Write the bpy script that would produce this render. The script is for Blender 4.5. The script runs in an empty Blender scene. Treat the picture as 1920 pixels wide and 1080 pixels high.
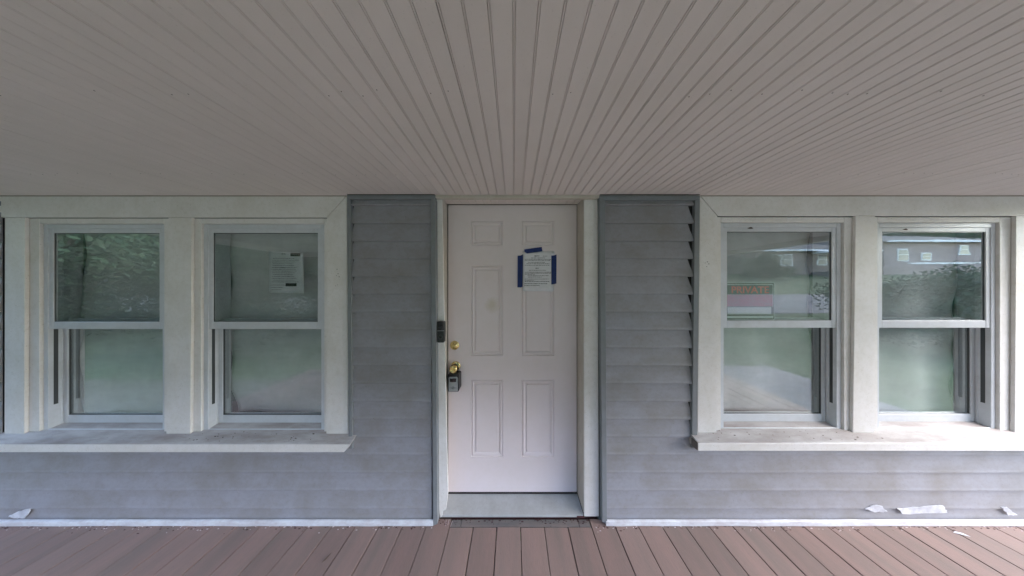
import bpy, bmesh, math, random
from mathutils import Vector, Matrix
random.seed(7)
S = bpy.context.scene
COL = S.collection
R = math.radians

# ------------------------------------------------------------------ camera
H = 1.50                      # eye height above the deck
F = 349.4                     # focal length in photo pixels (1920 wide)
cam_d = bpy.data.cameras.new("camera"); cam = bpy.data.objects.new("camera", cam_d); COL.objects.link(cam)
cam_d.sensor_width = 36.0; cam_d.lens = 36.0*F/1920.0
cam_d.clip_start = 0.02; cam_d.clip_end = 600.0
cam.location = (0, 0, H); cam.rotation_euler = (R(90), 0, 0)
cam_d.shift_x = -3/1920.0; cam_d.shift_y = -5/1920.0
S.camera = cam

# ------------------------------------------------------------------ daylight: bright overcast, open sky to the right
SUN_EL, SUN_AZ = R(36), R(116)          # azimuth measured clockwise from +Y
world = bpy.data.worlds.new("World"); S.world = world; world.use_nodes = True
wn = world.node_tree; wn.nodes.clear()
wo = wn.nodes.new('ShaderNodeOutputWorld'); wb = wn.nodes.new('ShaderNodeBackground'); sk = wn.nodes.new('ShaderNodeTexSky')
sk.sky_type = 'NISHITA'; sk.sun_disc = False; sk.sun_elevation = SUN_EL; sk.sun_rotation = SUN_AZ
sk.air_density = 1.0; sk.dust_density = 0.9; sk.ozone_density = 1.0
wb.inputs['Strength'].default_value = 0.15
wn.links.new(sk.outputs[0], wb.inputs[0]); wn.links.new(wb.outputs[0], wo.inputs[0])
sun_d = bpy.data.lights.new("sun", 'SUN'); sun = bpy.data.objects.new("sun", sun_d); COL.objects.link(sun)
sun_d.energy = 0.50; sun_d.angle = R(50); sun_d.color = (1.0, 0.965, 0.93)
sdir = Vector((math.sin(SUN_AZ)*math.cos(SUN_EL), math.cos(SUN_AZ)*math.cos(SUN_EL), math.sin(SUN_EL)))
sun.rotation_euler = sdir.to_track_quat('Z', 'Y').to_euler()
S.view_settings.view_transform = 'Standard'; S.view_settings.look = 'None'
S.view_settings.exposure = 3.18; S.view_settings.gamma = 1.0; S.view_settings.use_curve_mapping = False
S.render.engine = 'CYCLES'
S.cycles.max_bounces = 10; S.cycles.diffuse_bounces = 6; S.cycles.transparent_max_bounces = 24

# ------------------------------------------------------------------ helpers
def U(px, py, Y):
    """point of a plane at distance Y in front of the eye, from the survey of the photograph"""
    return ((px-963.0)/F*Y, H-(py-535.0)/F*Y)

def link(name, me, mat, parent=None, loc=(0, 0, 0), kind=None):
    o = bpy.data.objects.new(name, me); COL.objects.link(o); o.location = loc
    if mat is not None:
        me.materials.clear()
        for m in (mat if isinstance(mat, (list, tuple)) else [mat]): me.materials.append(m)
    if parent is not None: o.parent = parent
    if kind: o['kind'] = kind
    return o

def from_bm(name, bm, smooth=False):
    bmesh.ops.recalc_face_normals(bm, faces=bm.faces)
    me = bpy.data.meshes.new(name); bm.to_mesh(me); bm.free()
    if smooth:
        for p in me.polygons: p.use_smooth = True
    return me

def add_box(bm, x0, x1, y0, y1, z0, z1, bev=0.0):
    if x0 > x1: x0, x1 = x1, x0
    if y0 > y1: y0, y1 = y1, y0
    if z0 > z1: z0, z1 = z1, z0
    vs = [bm.verts.new(p) for p in ((x0,y0,z0),(x1,y0,z0),(x1,y1,z0),(x0,y1,z0),(x0,y0,z1),(x1,y0,z1),(x1,y1,z1),(x0,y1,z1))]
    fs = [bm.faces.new([vs[i] for i in q]) for q in ((0,3,2,1),(4,5,6,7),(0,1,5,4),(1,2,6,5),(2,3,7,6),(3,0,4,7))]
    if bev > 0:
        es = {e for f in fs for e in f.edges}
        bmesh.ops.bevel(bm, geom=list(es), offset=bev, segments=1, affect='EDGES')
    return vs

def box(name, x0, x1, y0, y1, z0, z1, mat, parent=None, bev=0.0, loc=(0,0,0), kind=None):
    bm = bmesh.new(); add_box(bm, x0, x1, y0, y1, z0, z1, bev)
    return link(name, from_bm(name, bm), mat, parent, loc, kind)

def add_prism(bm, pts, y0, y1):
    """pts: outline in (x, z), extruded along y"""
    a = [bm.verts.new((x, y0, z)) for x, z in pts]; b = [bm.verts.new((x, y1, z)) for x, z in pts]
    bm.faces.new(a); bm.faces.new(b[::-1]); n = len(pts)
    for i in range(n): bm.faces.new((a[i], b[i], b[(i+1) % n], a[(i+1) % n]))
    return a+b

def prism(name, pts, y0, y1, mat, parent=None, bev=0.0, kind=None):
    bm = bmesh.new(); add_prism(bm, pts, y0, y1)
    if bev: bmesh.ops.bevel(bm, geom=list(bm.edges), offset=bev, segments=1, affect='EDGES')
    return link(name, from_bm(name, bm), mat, parent, kind=kind)

def extrude_x(bm, prof, x0, x1):
    """prof: outline in (y, z), extruded along x"""
    a = [bm.verts.new((x0, y, z)) for y, z in prof]; b = [bm.verts.new((x1, y, z)) for y, z in prof]
    bm.faces.new(a); bm.faces.new(b[::-1]); n = len(prof)
    for i in range(n): bm.faces.new((a[i], b[i], b[(i+1) % n], a[(i+1) % n]))

def add_lathe(bm, prof, cx, cz, seg=24):
    """prof: list of (radius, y); axis along y"""
    rings = []
    for r, y in prof:
        if r < 1e-6: rings.append([bm.verts.new((cx, y, cz))])
        else: rings.append([bm.verts.new((cx+r*math.cos(2*math.pi*i/seg), y, cz+r*math.sin(2*math.pi*i/seg))) for i in range(seg)])
    for a, b in zip(rings, rings[1:]):
        for i in range(seg):
            j = (i+1) % seg
            if len(a) == 1 and len(b) == 1: continue
            if len(a) == 1: bm.faces.new((a[0], b[i], b[j]))
            elif len(b) == 1: bm.faces.new((a[i], a[j], b[0]))
            else: bm.faces.new((a[i], a[j], b[j], b[i]))

def add_tube(bm, pts, r, seg=10):
    rings = []
    for k, p in enumerate(pts):
        p = Vector(p); d = (Vector(pts[min(k+1, len(pts)-1)])-Vector(pts[max(k-1, 0)])).normalized()
        u = d.cross(Vector((0, 0, 1)));
        if u.length < 1e-3: u = d.cross(Vector((0, 1, 0)))
        u.normalize(); v = d.cross(u)
        rr = r[k] if isinstance(r, (list, tuple)) else r
        rings.append([bm.verts.new(p+(u*math.cos(t)+v*math.sin(t))*rr) for t in [2*math.pi*i/seg for i in range(seg)]])
    for a, b in zip(rings, rings[1:]):
        for i in range(seg): bm.faces.new((a[i], a[(i+1) % seg], b[(i+1) % seg], b[i]))
    bm.faces.new(rings[0]); bm.faces.new(rings[-1][::-1])

def empty(name, label=None, cat=None, loc=(0,0,0), group=None, kind=None):
    o = bpy.data.objects.new(name, None); COL.objects.link(o); o.location = loc; o.empty_display_size = 0.05
    return tag(o, label, cat, group, kind)

def tag(o, label=None, cat=None, group=None, kind=None):
    if label: o['label'] = label
    if cat: o['category'] = cat
    if group: o['group'] = group
    if kind: o['kind'] = kind
    return o

def copy_tree(o, parent=None):
    c = o.copy(); COL.objects.link(c)
    if parent is not None: c.parent = parent
    for ch in list(o.children): copy_tree(ch, c)
    return c

# ------------------------------------------------------------------ materials
def mat(name, col, rough=0.6, metal=0.0, spec=0.5):
    m = bpy.data.materials.new(name); m.use_nodes = True
    b = m.node_tree.nodes['Principled BSDF']
    b.inputs['Base Color'].default_value = (*col, 1); b.inputs['Roughness'].default_value = rough
    b.inputs['Metallic'].default_value = metal; b.inputs['Specular IOR Level'].default_value = spec
    return m

def noise(nt, pos, scale, detail=4, rough=0.55, stretch=(1, 1, 1)):
    mp = nt.nodes.new('ShaderNodeMapping'); mp.inputs['Scale'].default_value = stretch
    nt.links.new(pos, mp.inputs['Vector'])
    n = nt.nodes.new('ShaderNodeTexNoise'); n.inputs['Scale'].default_value = scale
    n.inputs['Detail'].default_value = detail; n.inputs['Roughness'].default_value = rough
    nt.links.new(mp.outputs[0], n.inputs['Vector'])
    return n.outputs['Fac']

def ramp(nt, fac, lo, hi, c0=(0,0,0), c1=(1,1,1)):
    r = nt.nodes.new('ShaderNodeValToRGB'); r.color_ramp.elements[0].position = lo; r.color_ramp.elements[1].position = hi
    r.color_ramp.elements[0].color = (*c0, 1); r.color_ramp.elements[1].color = (*c1, 1)
    nt.links.new(fac, r.inputs[0]); return r.outputs[0]

def mixc(nt, fac, a, b):
    m = nt.nodes.new('ShaderNodeMix'); m.data_type = 'RGBA'
    for s, v in ((m.inputs[0], fac), (m.inputs[6], a), (m.inputs[7], b)):
        if hasattr(v, 'is_linked') or isinstance(v, bpy.types.NodeSocket): nt.links.new(v, s)
        elif isinstance(v, (int, float)): s.default_value = v
        else: s.default_value = (*v, 1)
    return m.outputs[2]

def math_n(nt, op, a, b=0.0):
    m = nt.nodes.new('ShaderNodeMath'); m.operation = op
    for s, v in ((m.inputs[0], a), (m.inputs[1], b)):
        if isinstance(v, bpy.types.NodeSocket): nt.links.new(v, s)
        else: s.default_value = v
    return m.outputs[0]

def bump(nt, b, h, strength=0.2, dist=0.002):
    bp = nt.nodes.new('ShaderNodeBump'); bp.inputs['Strength'].default_value = strength; bp.inputs['Distance'].default_value = dist
    nt.links.new(h, bp.inputs['Height']); nt.links.new(bp.outputs[0], b.inputs['Normal'])

def worn(name, col, dirt, amount=0.35, scale=6.0, rough=0.55, stretch=(1,1,1), fine=60.0, bumpy=0.15, spec=0.4, rnd=0.0, speck=0.0):
    """paint or wood with cloudy grime, fine mottling and a little relief"""
    m = mat(name, col, rough, spec=spec); nt = m.node_tree; b = nt.nodes['Principled BSDF']
    g = nt.nodes.new('ShaderNodeNewGeometry'); pos = g.outputs['Position']
    n1 = noise(nt, pos, scale, 6, 0.6, stretch); n2 = noise(nt, pos, fine, 3, 0.6, stretch)
    f = math_n(nt, 'MULTIPLY', ramp(nt, n1, 0.38, 0.72), amount)
    c = mixc(nt, f, col, dirt)
    f2 = math_n(nt, 'MULTIPLY', ramp(nt, n2, 0.45, 0.75), amount*0.45)
    c = mixc(nt, f2, c, dirt)
    if speck > 0:
        n3 = noise(nt, pos, 230.0, 1, 0.5)
        c = mixc(nt, math_n(nt, 'MULTIPLY', ramp(nt, n3, 0.70, 0.76), speck), c, (dirt[0]*0.35, dirt[1]*0.33, dirt[2]*0.3))
    if rnd > 0:
        oi = nt.nodes.new('ShaderNodeObjectInfo')
        k = math_n(nt, 'ADD', math_n(nt, 'MULTIPLY', oi.outputs['Random'], rnd), 1.0-rnd/2)
        mm = nt.nodes.new('ShaderNodeVectorMath'); mm.operation = 'SCALE'; nt.links.new(c, mm.inputs[0]); nt.links.new(k, mm.inputs['Scale']); c = mm.outputs[0]
    nt.links.new(c, b.inputs['Base Color'])
    if bumpy: bump(nt, b, n2, bumpy, 0.002)
    return m

M = {}
M['white'] = worn('white paint', (0.775, 0.748, 0.733), (0.52, 0.48, 0.39), 0.34, 5.0, 0.5, fine=40, speck=0.5)
M['vinyl'] = worn('white vinyl', (0.63, 0.65, 0.69), (0.40, 0.40, 0.38), 0.32, 8.0, 0.35, fine=50, bumpy=0.04)
M['siding'] = worn('grey siding', (0.305, 0.305, 0.338), (0.205, 0.188, 0.160), 0.60, 5.5, 0.5, stretch=(1,1,1.3), fine=34, bumpy=0.10, rnd=0.07, speck=0.45)
M['greytrim'] = worn('grey trim', (0.215, 0.232, 0.250), (0.15, 0.145, 0.13), 0.40, 6, 0.45, fine=40, bumpy=0.05)
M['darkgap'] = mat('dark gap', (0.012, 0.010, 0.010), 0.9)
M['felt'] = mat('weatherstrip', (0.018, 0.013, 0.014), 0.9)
M['door'] = worn('cream door paint', (0.79, 0.705, 0.715), (0.64, 0.57, 0.49), 0.22, 3.5, 0.42, fine=30, bumpy=0.03)
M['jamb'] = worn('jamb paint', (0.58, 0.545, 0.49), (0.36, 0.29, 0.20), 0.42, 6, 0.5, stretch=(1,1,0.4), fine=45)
M['ceiling'] = worn('ceiling paint', (0.74, 0.665, 0.645), (0.63, 0.57, 0.53), 0.50, 1.6, 0.6, fine=18, bumpy=0.04, rnd=0.035, speck=0.15)
M['deck'] = worn('deck stain', (0.268, 0.178, 0.152), (0.170, 0.138, 0.118), 0.75, 4.0, 0.62, stretch=(2.2,0.30,1), fine=110, bumpy=0.6, rnd=0.20, speck=0.25)
M['oldwood'] = worn('bare board', (0.19, 0.155, 0.14), (0.10, 0.105, 0.11), 0.8, 9, 0.8, stretch=(0.5,2,1), fine=60, bumpy=0.4)
M['sill'] = worn('weathered sill paint', (0.50, 0.475, 0.46), (0.25, 0.205, 0.185), 0.95, 7, 0.65, stretch=(0.35,1.5,1), fine=30, bumpy=0.3, speck=0.5)
M['threshold'] = worn('threshold metal', (0.44, 0.45, 0.45), (0.31, 0.30, 0.28), 0.55, 11, 0.45, fine=70, bumpy=0.1, speck=0.4)
M['base'] = worn('white base strip', (0.72, 0.74, 0.78), (0.35, 0.27, 0.28), 0.5, 9, 0.5, stretch=(1,1,2), fine=40)
M['bare'] = worn('bare primer', (0.68, 0.69, 0.74), (0.36, 0.36, 0.40), 0.8, 14, 0.6)
M['curtain'] = worn('pale curtain', (0.70, 0.69, 0.69), (0.50, 0.505, 0.49), 0.5, 4, 0.9, stretch=(0.6,1,3), fine=22, bumpy=0.25, spec=0.1)
M['brass'] = mat('polished brass', (0.82, 0.66, 0.30), 0.22, 1.0)
M['black'] = mat('black plastic', (0.012, 0.013, 0.015), 0.35)
M['lens'] = mat('glossy black', (0.006, 0.006, 0.008), 0.08)
M['ringgrey'] = mat('dark grey ring', (0.05, 0.055, 0.058), 0.3)
M['silver'] = worn('brushed silver', (0.36, 0.385, 0.40), (0.26, 0.27, 0.28), 0.4, 30, 0.35, fine=120)
M['paper'] = worn('printed paper', (0.80, 0.80, 0.83), (0.55, 0.55, 0.57), 0.3, 12, 0.8, spec=0.2)
M['ink'] = mat('grey print', (0.19, 0.19, 0.20), 0.8)
M['inkbold'] = mat('bold print', (0.09, 0.09, 0.10), 0.8)
M['redact'] = mat('black print', (0.03, 0.03, 0.03), 0.8)
M['tape'] = worn('blue masking tape', (0.012, 0.030, 0.150), (0.008, 0.015, 0.07), 0.5, 30, 0.6)
M['signblack'] = mat('sign black', (0.015, 0.015, 0.015), 0.5)
M['signred'] = mat('sign red', (0.85, 0.06, 0.02), 0.5)
M['signpink'] = worn('sign red with reflection', (0.50, 0.12, 0.15), (0.34, 0.17, 0.19), 0.7, 26, 0.5, stretch=(1,1,2.5))  # red band; the street's reflection is mixed into its pink colour
M['signwhite'] = mat('sign white', (0.72, 0.75, 0.75), 0.5)
M['debris'] = worn('dead leaf', (0.07, 0.045, 0.03), (0.03, 0.02, 0.015), 0.6, 60, 0.8)
M['chip'] = mat('paint flakes', (0.60, 0.50, 0.50), 0.7)
M['redwood'] = worn('old red paint', (0.075, 0.028, 0.030), (0.03, 0.015, 0.018), 0.6, 30, 0.8)
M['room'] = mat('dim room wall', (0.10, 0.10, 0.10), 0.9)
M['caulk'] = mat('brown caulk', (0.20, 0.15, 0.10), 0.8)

def glass_mat():
    m = bpy.data.materials.new('window glass'); m.use_nodes = True; nt = m.node_tree; nt.nodes.clear()
    o = nt.nodes.new('ShaderNodeOutputMaterial'); mx = nt.nodes.new('ShaderNodeMixShader')
    t = nt.nodes.new('ShaderNodeBsdfTransparent'); t.inputs[0].default_value = (0.90, 0.92, 0.92, 1)
    g = nt.nodes.new('ShaderNodeBsdfGlossy'); g.inputs['Roughness'].default_value = 0.012; g.inputs[0].default_value = (0.95, 1.0, 0.98, 1)
    fr = nt.nodes.new('ShaderNodeFresnel'); fr.inputs['IOR'].default_value = 1.52
    k = math_n(nt, 'MINIMUM', math_n(nt, 'MULTIPLY', fr.outputs[0], 2.5), 0.9)
    geo = nt.nodes.new('ShaderNodeNewGeometry')
    n1 = noise(nt, geo.outputs['Position'], 3.2, 3, 0.5, (1, 1, 2.2))
    bp = nt.nodes.new('ShaderNodeBump'); bp.inputs['Strength'].default_value = 0.25; bp.inputs['Distance'].default_value = 0.0010
    nt.links.new(n1, bp.inputs['Height']); nt.links.new(bp.outputs[0], g.inputs['Normal'])
    k = math_n(nt, 'MULTIPLY', k, math_n(nt, 'SUBTRACT', 1.0, geo.outputs['Backfacing'])); nt.links.new(k, mx.inputs[0]); nt.links.new(t.outputs[0], mx.inputs[1]); nt.links.new(g.outputs[0], mx.inputs[2])
    df = nt.nodes.new('ShaderNodeBsdfDiffuse'); df.inputs[0].default_value = (0.55, 0.55, 0.52, 1); m2 = nt.nodes.new('ShaderNodeMixShader')
    dust = noise(nt, geo.outputs['Position'], 7.0, 5, 0.65, (1, 1, 0.7)); nt.links.new(math_n(nt, 'MULTIPLY', ramp(nt, dust, 0.40, 0.80), 0.08), m2.inputs[0])
    nt.links.new(mx.outputs[0], m2.inputs[1]); nt.links.new(df.outputs[0], m2.inputs[2]); nt.links.new(m2.outputs[0], o.inputs[0])
    return m
M['glass'] = glass_mat()

# an old yellowish smudge on the door at hand height
nt = M['door'].node_tree; b = nt.nodes['Principled BSDF']; src = b.inputs['Base Color'].links[0].from_socket
g = nt.nodes.new('ShaderNodeNewGeometry'); vm = nt.nodes.new('ShaderNodeVectorMath'); vm.operation = 'DISTANCE'; vm.inputs[1].default_value = (U(923, 0, 1.32)[0], 1.32, U(0, 572, 1.32)[1])
nt.links.new(g.outputs['Position'], vm.inputs[0]); dn = noise(nt, g.outputs['Position'], 28, 4, 0.6)
fm = math_n(nt, 'MULTIPLY', ramp(nt, math_n(nt, 'ADD', vm.outputs['Value'], math_n(nt, 'MULTIPLY', dn, 0.08)), 0.055, 0.105, (1,1,1), (0,0,0)), 0.55)
nt.links.new(mixc(nt, fm, src, (0.55, 0.47, 0.33)), b.inputs['Base Color'])

# ================================================================== SETTING
ZC = H + 0.567                # underside of the ceiling
YW = 1.165                    # front of the grey trims
XE = 3.60                     # porch half length
YE = -0.78                    # porch outer edge

# ---- terrain: flat yard, then rising past the street
def gz(y):
    d = -y
    pts = [(-40, -0.55), (3, -0.55), (5.6, 0.20), (10.6, 0.90), (19.6, 2.72), (38, 5.0), (220, 14.0)]
    for (a, za), (b, zb) in zip(pts, pts[1:]):
        if d <= b: 
            t = max(0.0, (d-a)/(b-a)); return za+(zb-za)*t
    return pts[-1][1]
M['lawn'] = worn('lawn', (0.050, 0.088, 0.030), (0.080, 0.085, 0.045), 0.6, 0.8, 0.9, fine=9, bumpy=0.6)
M['asphalt'] = worn('old asphalt', (0.16, 0.15, 0.155), (0.11, 0.105, 0.10), 0.6, 1.2, 0.85, fine=20, bumpy=0.4)
M['gravel'] = worn('pale gravel', (0.115, 0.112, 0.095), (0.06, 0.075, 0.035), 1.0, 1.6, 0.9, fine=40, bumpy=0.5)
M['concrete'] = worn('old concrete', (0.24, 0.215, 0.21), (0.15, 0.14, 0.13), 0.7, 3, 0.9, fine=40, bumpy=0.5)
M['leaf1'] = worn('green leaves', (0.050, 0.105, 0.028), (0.025, 0.060, 0.018), 0.8, 1.3, 0.7, fine=9, bumpy=0)
M['leaf2'] = worn('dark leaves', (0.030, 0.068, 0.028), (0.018, 0.040, 0.018), 0.8, 1.3, 0.7, fine=9, bumpy=0)
M['bark'] = worn('bark', (0.10, 0.08, 0.06), (0.05, 0.04, 0.03), 0.7, 8, 0.9, fine=30)
bm = bmesh.new()
ys = [60, 6, 0, -3, -5.6, -10.6, -15, -19.6, -28, -38, -70, -120, -220]
xs = [-200, -80, -30, -10, -4, 0, 4, 10, 30, 80, 200]
grid = [[bm.verts.new((x, y, gz(y))) for x in xs] for y in ys]
for i in range(len(ys)-1):
    for j in range(len(xs)-1): bm.faces.new((grid[i][j], grid[i+1][j], grid[i+1][j+1], grid[i][j+1]))
tag(link('ground', from_bm('ground', bm), M['lawn']), 'green lawn sloping up beyond the street', kind='structure')
bm = bmesh.new()
a = [bm.verts.new((x, -5.9, gz(-5.9)+0.012)) for x in (-200, 200)]; b = [bm.verts.new((x, -10.3, gz(-10.3)+0.012)) for x in (-200, 200)]
bm.faces.new((a[0], b[0], b[1], a[1]))
tag(link('road', from_bm('road', bm), M['asphalt']), 'grey asphalt street in front of the porch', kind='structure')

def slab_on_ground(name, x0, x1, y0, y1, m, label):
    bm = bmesh.new(); add_box(bm, x0, x1, y0, y1, -0.6, -0.53)
    for v in bm.verts:
        if v.co.z > -0.55: v.co.z = gz(v.co.y)+0.02
    tag(link(name, from_bm(name, bm), m), label, kind='structure')
slab_on_ground('driveway', -13.5, -3.9, -1.5, 3.0, M['gravel'], 'grey gravel driveway beside the left end of the porch')
slab_on_ground('path', 3.75, 6.4, -2.2, 3.0, M['concrete'], 'pale concrete path beside the right end of the porch')
# ---- deck: every board a piece
deck = empty('deck_floor', 'brown stained porch deck of boards running away from the wall', kind='structure')
P = 0.1468; X0 = 0.0430
for k in range(-26, 26):
    xa = X0 + k*P; g = 0.0030+0.0025*random.random()
    x1, x2 = xa+g*0.5, xa+P-g*0.5
    if x2 > XE+0.05 or x1 < -XE-0.05: continue
    yb = 1.168
    if -0.40 < xa < 0.42: yb = 1.1565
    elif -0.56 < xa < 0.50: yb = 1.20
    dz = random.uniform(-0.0012, 0.0012)
    bm = bmesh.new(); add_box(bm, 0, x2-x1, YE-0.04-random.uniform(0, .004), yb-random.uniform(0, .002), -0.032, 0, 0.0022)
    link('deck_board', from_bm('deck_board', bm), M['deck'], deck, (x1, 0, dz))
for (xa, xb) in ((-0.3948, -0.333), (-0.330, 0.409), (0.412, 0.4812)):
    box('deck_board', xa, xb, 1.1585, 1.1975, -0.034, -0.003, M['oldwood'], deck, 0.0015)
for y in (-0.70, -0.30, 0.15, 0.75, 1.10): box('joist', -XE, XE, y-0.02, y+0.02, -0.19, -0.036, M['oldwood'], deck)
box('rim_board', -XE, XE, YE-0.02, YE+0.018, -0.22, -0.037, M['deck'], deck)
# dirt and crumbs along the wall
bm = bmesh.new()
for i in range(170):
    x = random.choice([random.uniform(-3.4, -0.5), random.uniform(0.5, 3.4)])
    y = (1.157 if abs(x) > .5 else 1.192)-abs(random.gauss(0, 0.010)); s = random.uniform(0.0012, 0.004)
    add_box(bm, x, x+s*random.uniform(.8, 3), y, y+s, 0.0005, 0.0005+s*0.5)
tag(link('debris', from_bm('debris', bm), M['chip']), 'pale paint crumbs scattered along the foot of the wall', kind='stuff')
bm = bmesh.new()
for i in range(420):
    x = random.choice([random.uniform(-3.4, -0.5), random.uniform(0.5, 3.4), random.uniform(-.48, .48)])
    y = (1.160 if abs(x) > .5 else 1.194)-abs(random.gauss(0, 0.012)); s = random.uniform(0.001, 0.004)
    add_box(bm, x, x+s*random.uniform(.8, 4), y, y+s, 0.0005, 0.0005+s*0.4)
tag(link('dirt', from_bm('dirt', bm), M['redwood']), 'dark red brown grit along the foot of the wall', kind='stuff')

# ---- ceiling: tongue and groove beadboard, every plank a piece
ceil = empty('porch_ceiling', 'beige painted beadboard ceiling of narrow boards over the porch', kind='structure')
PW = 0.0515
def plank_mesh(gap):
    w = PW
    pr = [(0.0001+gap, 0.010), (0.0001+gap, 0.0040), (0.0006+gap, 0.0040), (0.0012+gap, 0.0), (0.0036+gap, 0.0), (0.0042+gap, 0.0004),
          (0.0044+gap, 0.0045), (0.0054+gap, 0.0045), (0.0060+gap, 0.0), (w-0.0008, 0.0), (w-0.0001, 0.0008), (w-0.0001, 0.010)]
    bm = bmesh.new()
    a = [bm.verts.new((x, 0, z)) for x, z in pr]; b = [bm.verts.new((x, 1, z)) for x, z in pr]
    bm.faces.new(a); bm.faces.new(b[::-1])
    for i in range(len(pr)): bm.faces.new((a[i], b[i], b[(i+1) % len(pr)], a[(i+1) % len(pr)]))
    me = from_bm('ceiling_plank', bm); me.materials.append(M['ceiling']); return me
pm = [plank_mesh(g) for g in (0.0, 0.0002, 0.0002, 0.0005, 0.0011)]
yfar, ynear = 1.30, YE+0.02
for k in range(-69, 69):
    o = bpy.data.objects.new('ceiling_plank', random.choice(pm)); COL.objects.link(o); o.parent = ceil
    o.location = (0.0015-0.0036+k*PW, ynear, ZC+random.uniform(-0.0004, 0.0006)); o.scale = (1, yfar-ynear, 1)
bm = bmesh.new()
for k in range(-60, 60):
    for yy in (0.95, 0.55, 0.15):
        if random.random() < 0.35:
            x = 0.0015+k*PW+0.012+random.uniform(-.002, .002); y = yy+random.uniform(-.01, .01); r_ = 0.0011
            add_box(bm, x-r_, x+r_, y-r_, y+r_, ZC-0.0009, ZC-0.0002)
link('nail_head', from_bm('nail_head', bm), M['debris'], ceil, kind='stuff')
roof = empty('porch_roof', 'low porch roof with white beams over the deck', 'roof')
box('roof_deck', -XE-0.25, XE+0.25, YE-0.3, 1.6, ZC+0.011, ZC+0.16, M['jamb'], roof)
box('beam', -XE-0.06, XE+0.06, YE-0.10, YE+0.018, ZC-0.065, ZC+0.010, M['white'], roof, 0.003)
for s in (-1, 1): box('beam', s*(XE-0.04), s*(XE+0.06), YE+0.02, 1.13, ZC-0.06, ZC+0.0095, M['white'], roof, 0.003)
lab = {-3.1: 'white porch post at the left outer corner', -1.2: 'white porch post left of the door steps', 1.2: 'white porch post right of the door steps', 3.1: 'white porch post at the right outer corner'}
for x in (-3.1, -1.2, 1.2, 3.1):
    t = empty('porch_post', lab[x], 'post', (x, YE, 0), 'posts of the porch')
    box('shaft', -0.045, 0.045, -0.045, 0.045, 0.09, ZC-0.067, M['white'], t, 0.004)
    box('plinth', -0.06, 0.06, -0.06, 0.06, 0.002, 0.088, M['white'], t, 0.003)

# ---- front wall of the house
wall = empty('front_wall', 'grey lapped siding wall under the porch roof', kind='structure')
ROW = 33.5/F*1.171; WBZ = 0.58
YS = 1.171                    # lip of each siding row
def rowz(k): return U(0, 384.4+33.53*k, YS)[1]
def siding(x0, x1, k, top_clip=None, cutl=0.0, cutr=0.0):
    zb = rowz(k); h = (ROW if top_clip is None else top_clip-zb)
    bm = bmesh.new(); w = x1-x0
    n = max(2, int(w/0.35)); rr = random.Random(k*31+int(x0*10))
    prof = lambda d: [(YS+d, 0.0), (YS+d+0.0012, -0.0012), (YS+0.0128, -0.0012), (YS+0.0128, h), (YS+0.0122, h), (YS+0.0085+d*0.5, h*0.60), (YS+0.0025+d, h*0.16), (YS+d, 0.006)]
    rings = []
    for i in range(n+1):
        d = rr.uniform(-0.0009, 0.0009); x = w*i/n
        sl = (cutl if i == 0 else -cutr if i == n else 0.0)
        rings.append([bm.verts.new((x+sl*min(1.0, max(0.0, z/h)*0.75+0.25)*(1 if z > 0.001 else 0.15), y, z)) for y, z in prof(d)])
    for A, B in zip(rings, rings[1:]):
        for i in range(len(A)): bm.faces.new((A[i], B[i], B[(i+1) % len(A)], A[(i+1) % len(A)]))
    bm.faces.new(rings[0]); bm.faces.new(rings[-1][::-1])
    link('siding_board', from_bm('siding_board', bm), M['siding'], wall, (x0, 0, zb))
xl0, xl1 = U(656, 0, YS)[0], U(808.5, 0, YS)[0]
xr0, xr1 = U(1133, 0, YS)[0], U(1305, 0, YS)[0]
for k in range(0, 14):
    siding(xl0, xl1, k, ZC-0.02 if k == 0 else None, cutl=0.016*random.uniform(.8, 1.2)); siding(xr0, xr1-0.004, k, ZC-0.02 if k == 0 else None, cutr=(0.034 if k > 0 else 0.012)*random.uniform(.8, 1.15))
for k in range(14, 19):
    siding(-4.4, xl1, k); siding(xr0, 4.4, k)
# grey trims round the siding
def trimq(name, pts, y0, y1, m, parent=wall, bev=0.0012):
    return prism(name, [U(px, py, y0) for px, py in pts], y0, y1, m, parent, bev)
trimq('edge_trim', [(650.5, 373.5), (657.0, 373.5), (660.0, 842), (653.5, 842)], YW, 1.19, M['greytrim'])
trimq('top_trim', [(650.5, 365.2), (816, 365.6), (816, 373.2), (650.5, 373.2)], YW, 1.19, M['greytrim'])
trimq('corner_trim', [(807.5, 373.4), (816, 373.4), (820, 983), (812, 986)], YW-0.004, 1.199, M['greytrim'])
trimq('top_trim', [(1124.5, 366), (1312.5, 366.4), (1312.5, 375.0), (1124.5, 375.0)], YW, 1.19, M['greytrim'])
trimq('corner_trim', [(1124.5, 375.2), (1134.5, 375.2), (1138.5, 977), (1129.5, 980)], YW-0.004, 1.199, M['greytrim'])
trimq('edge_trim', [(1303.5, 375.2), (1312.5, 375.2), (1307, 840), (1297.5, 840)], YW, 1.19, M['greytrim'])
box('channel', xl0-0.004, xl0+0.03, 1.1842, 1.1876, WBZ, ZC-0.02, M['darkgap'], wall)
box('channel', xr1-0.06, xr1+0.004, 1.1842, 1.1876, WBZ, ZC-0.02, M['darkgap'], wall)
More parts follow.
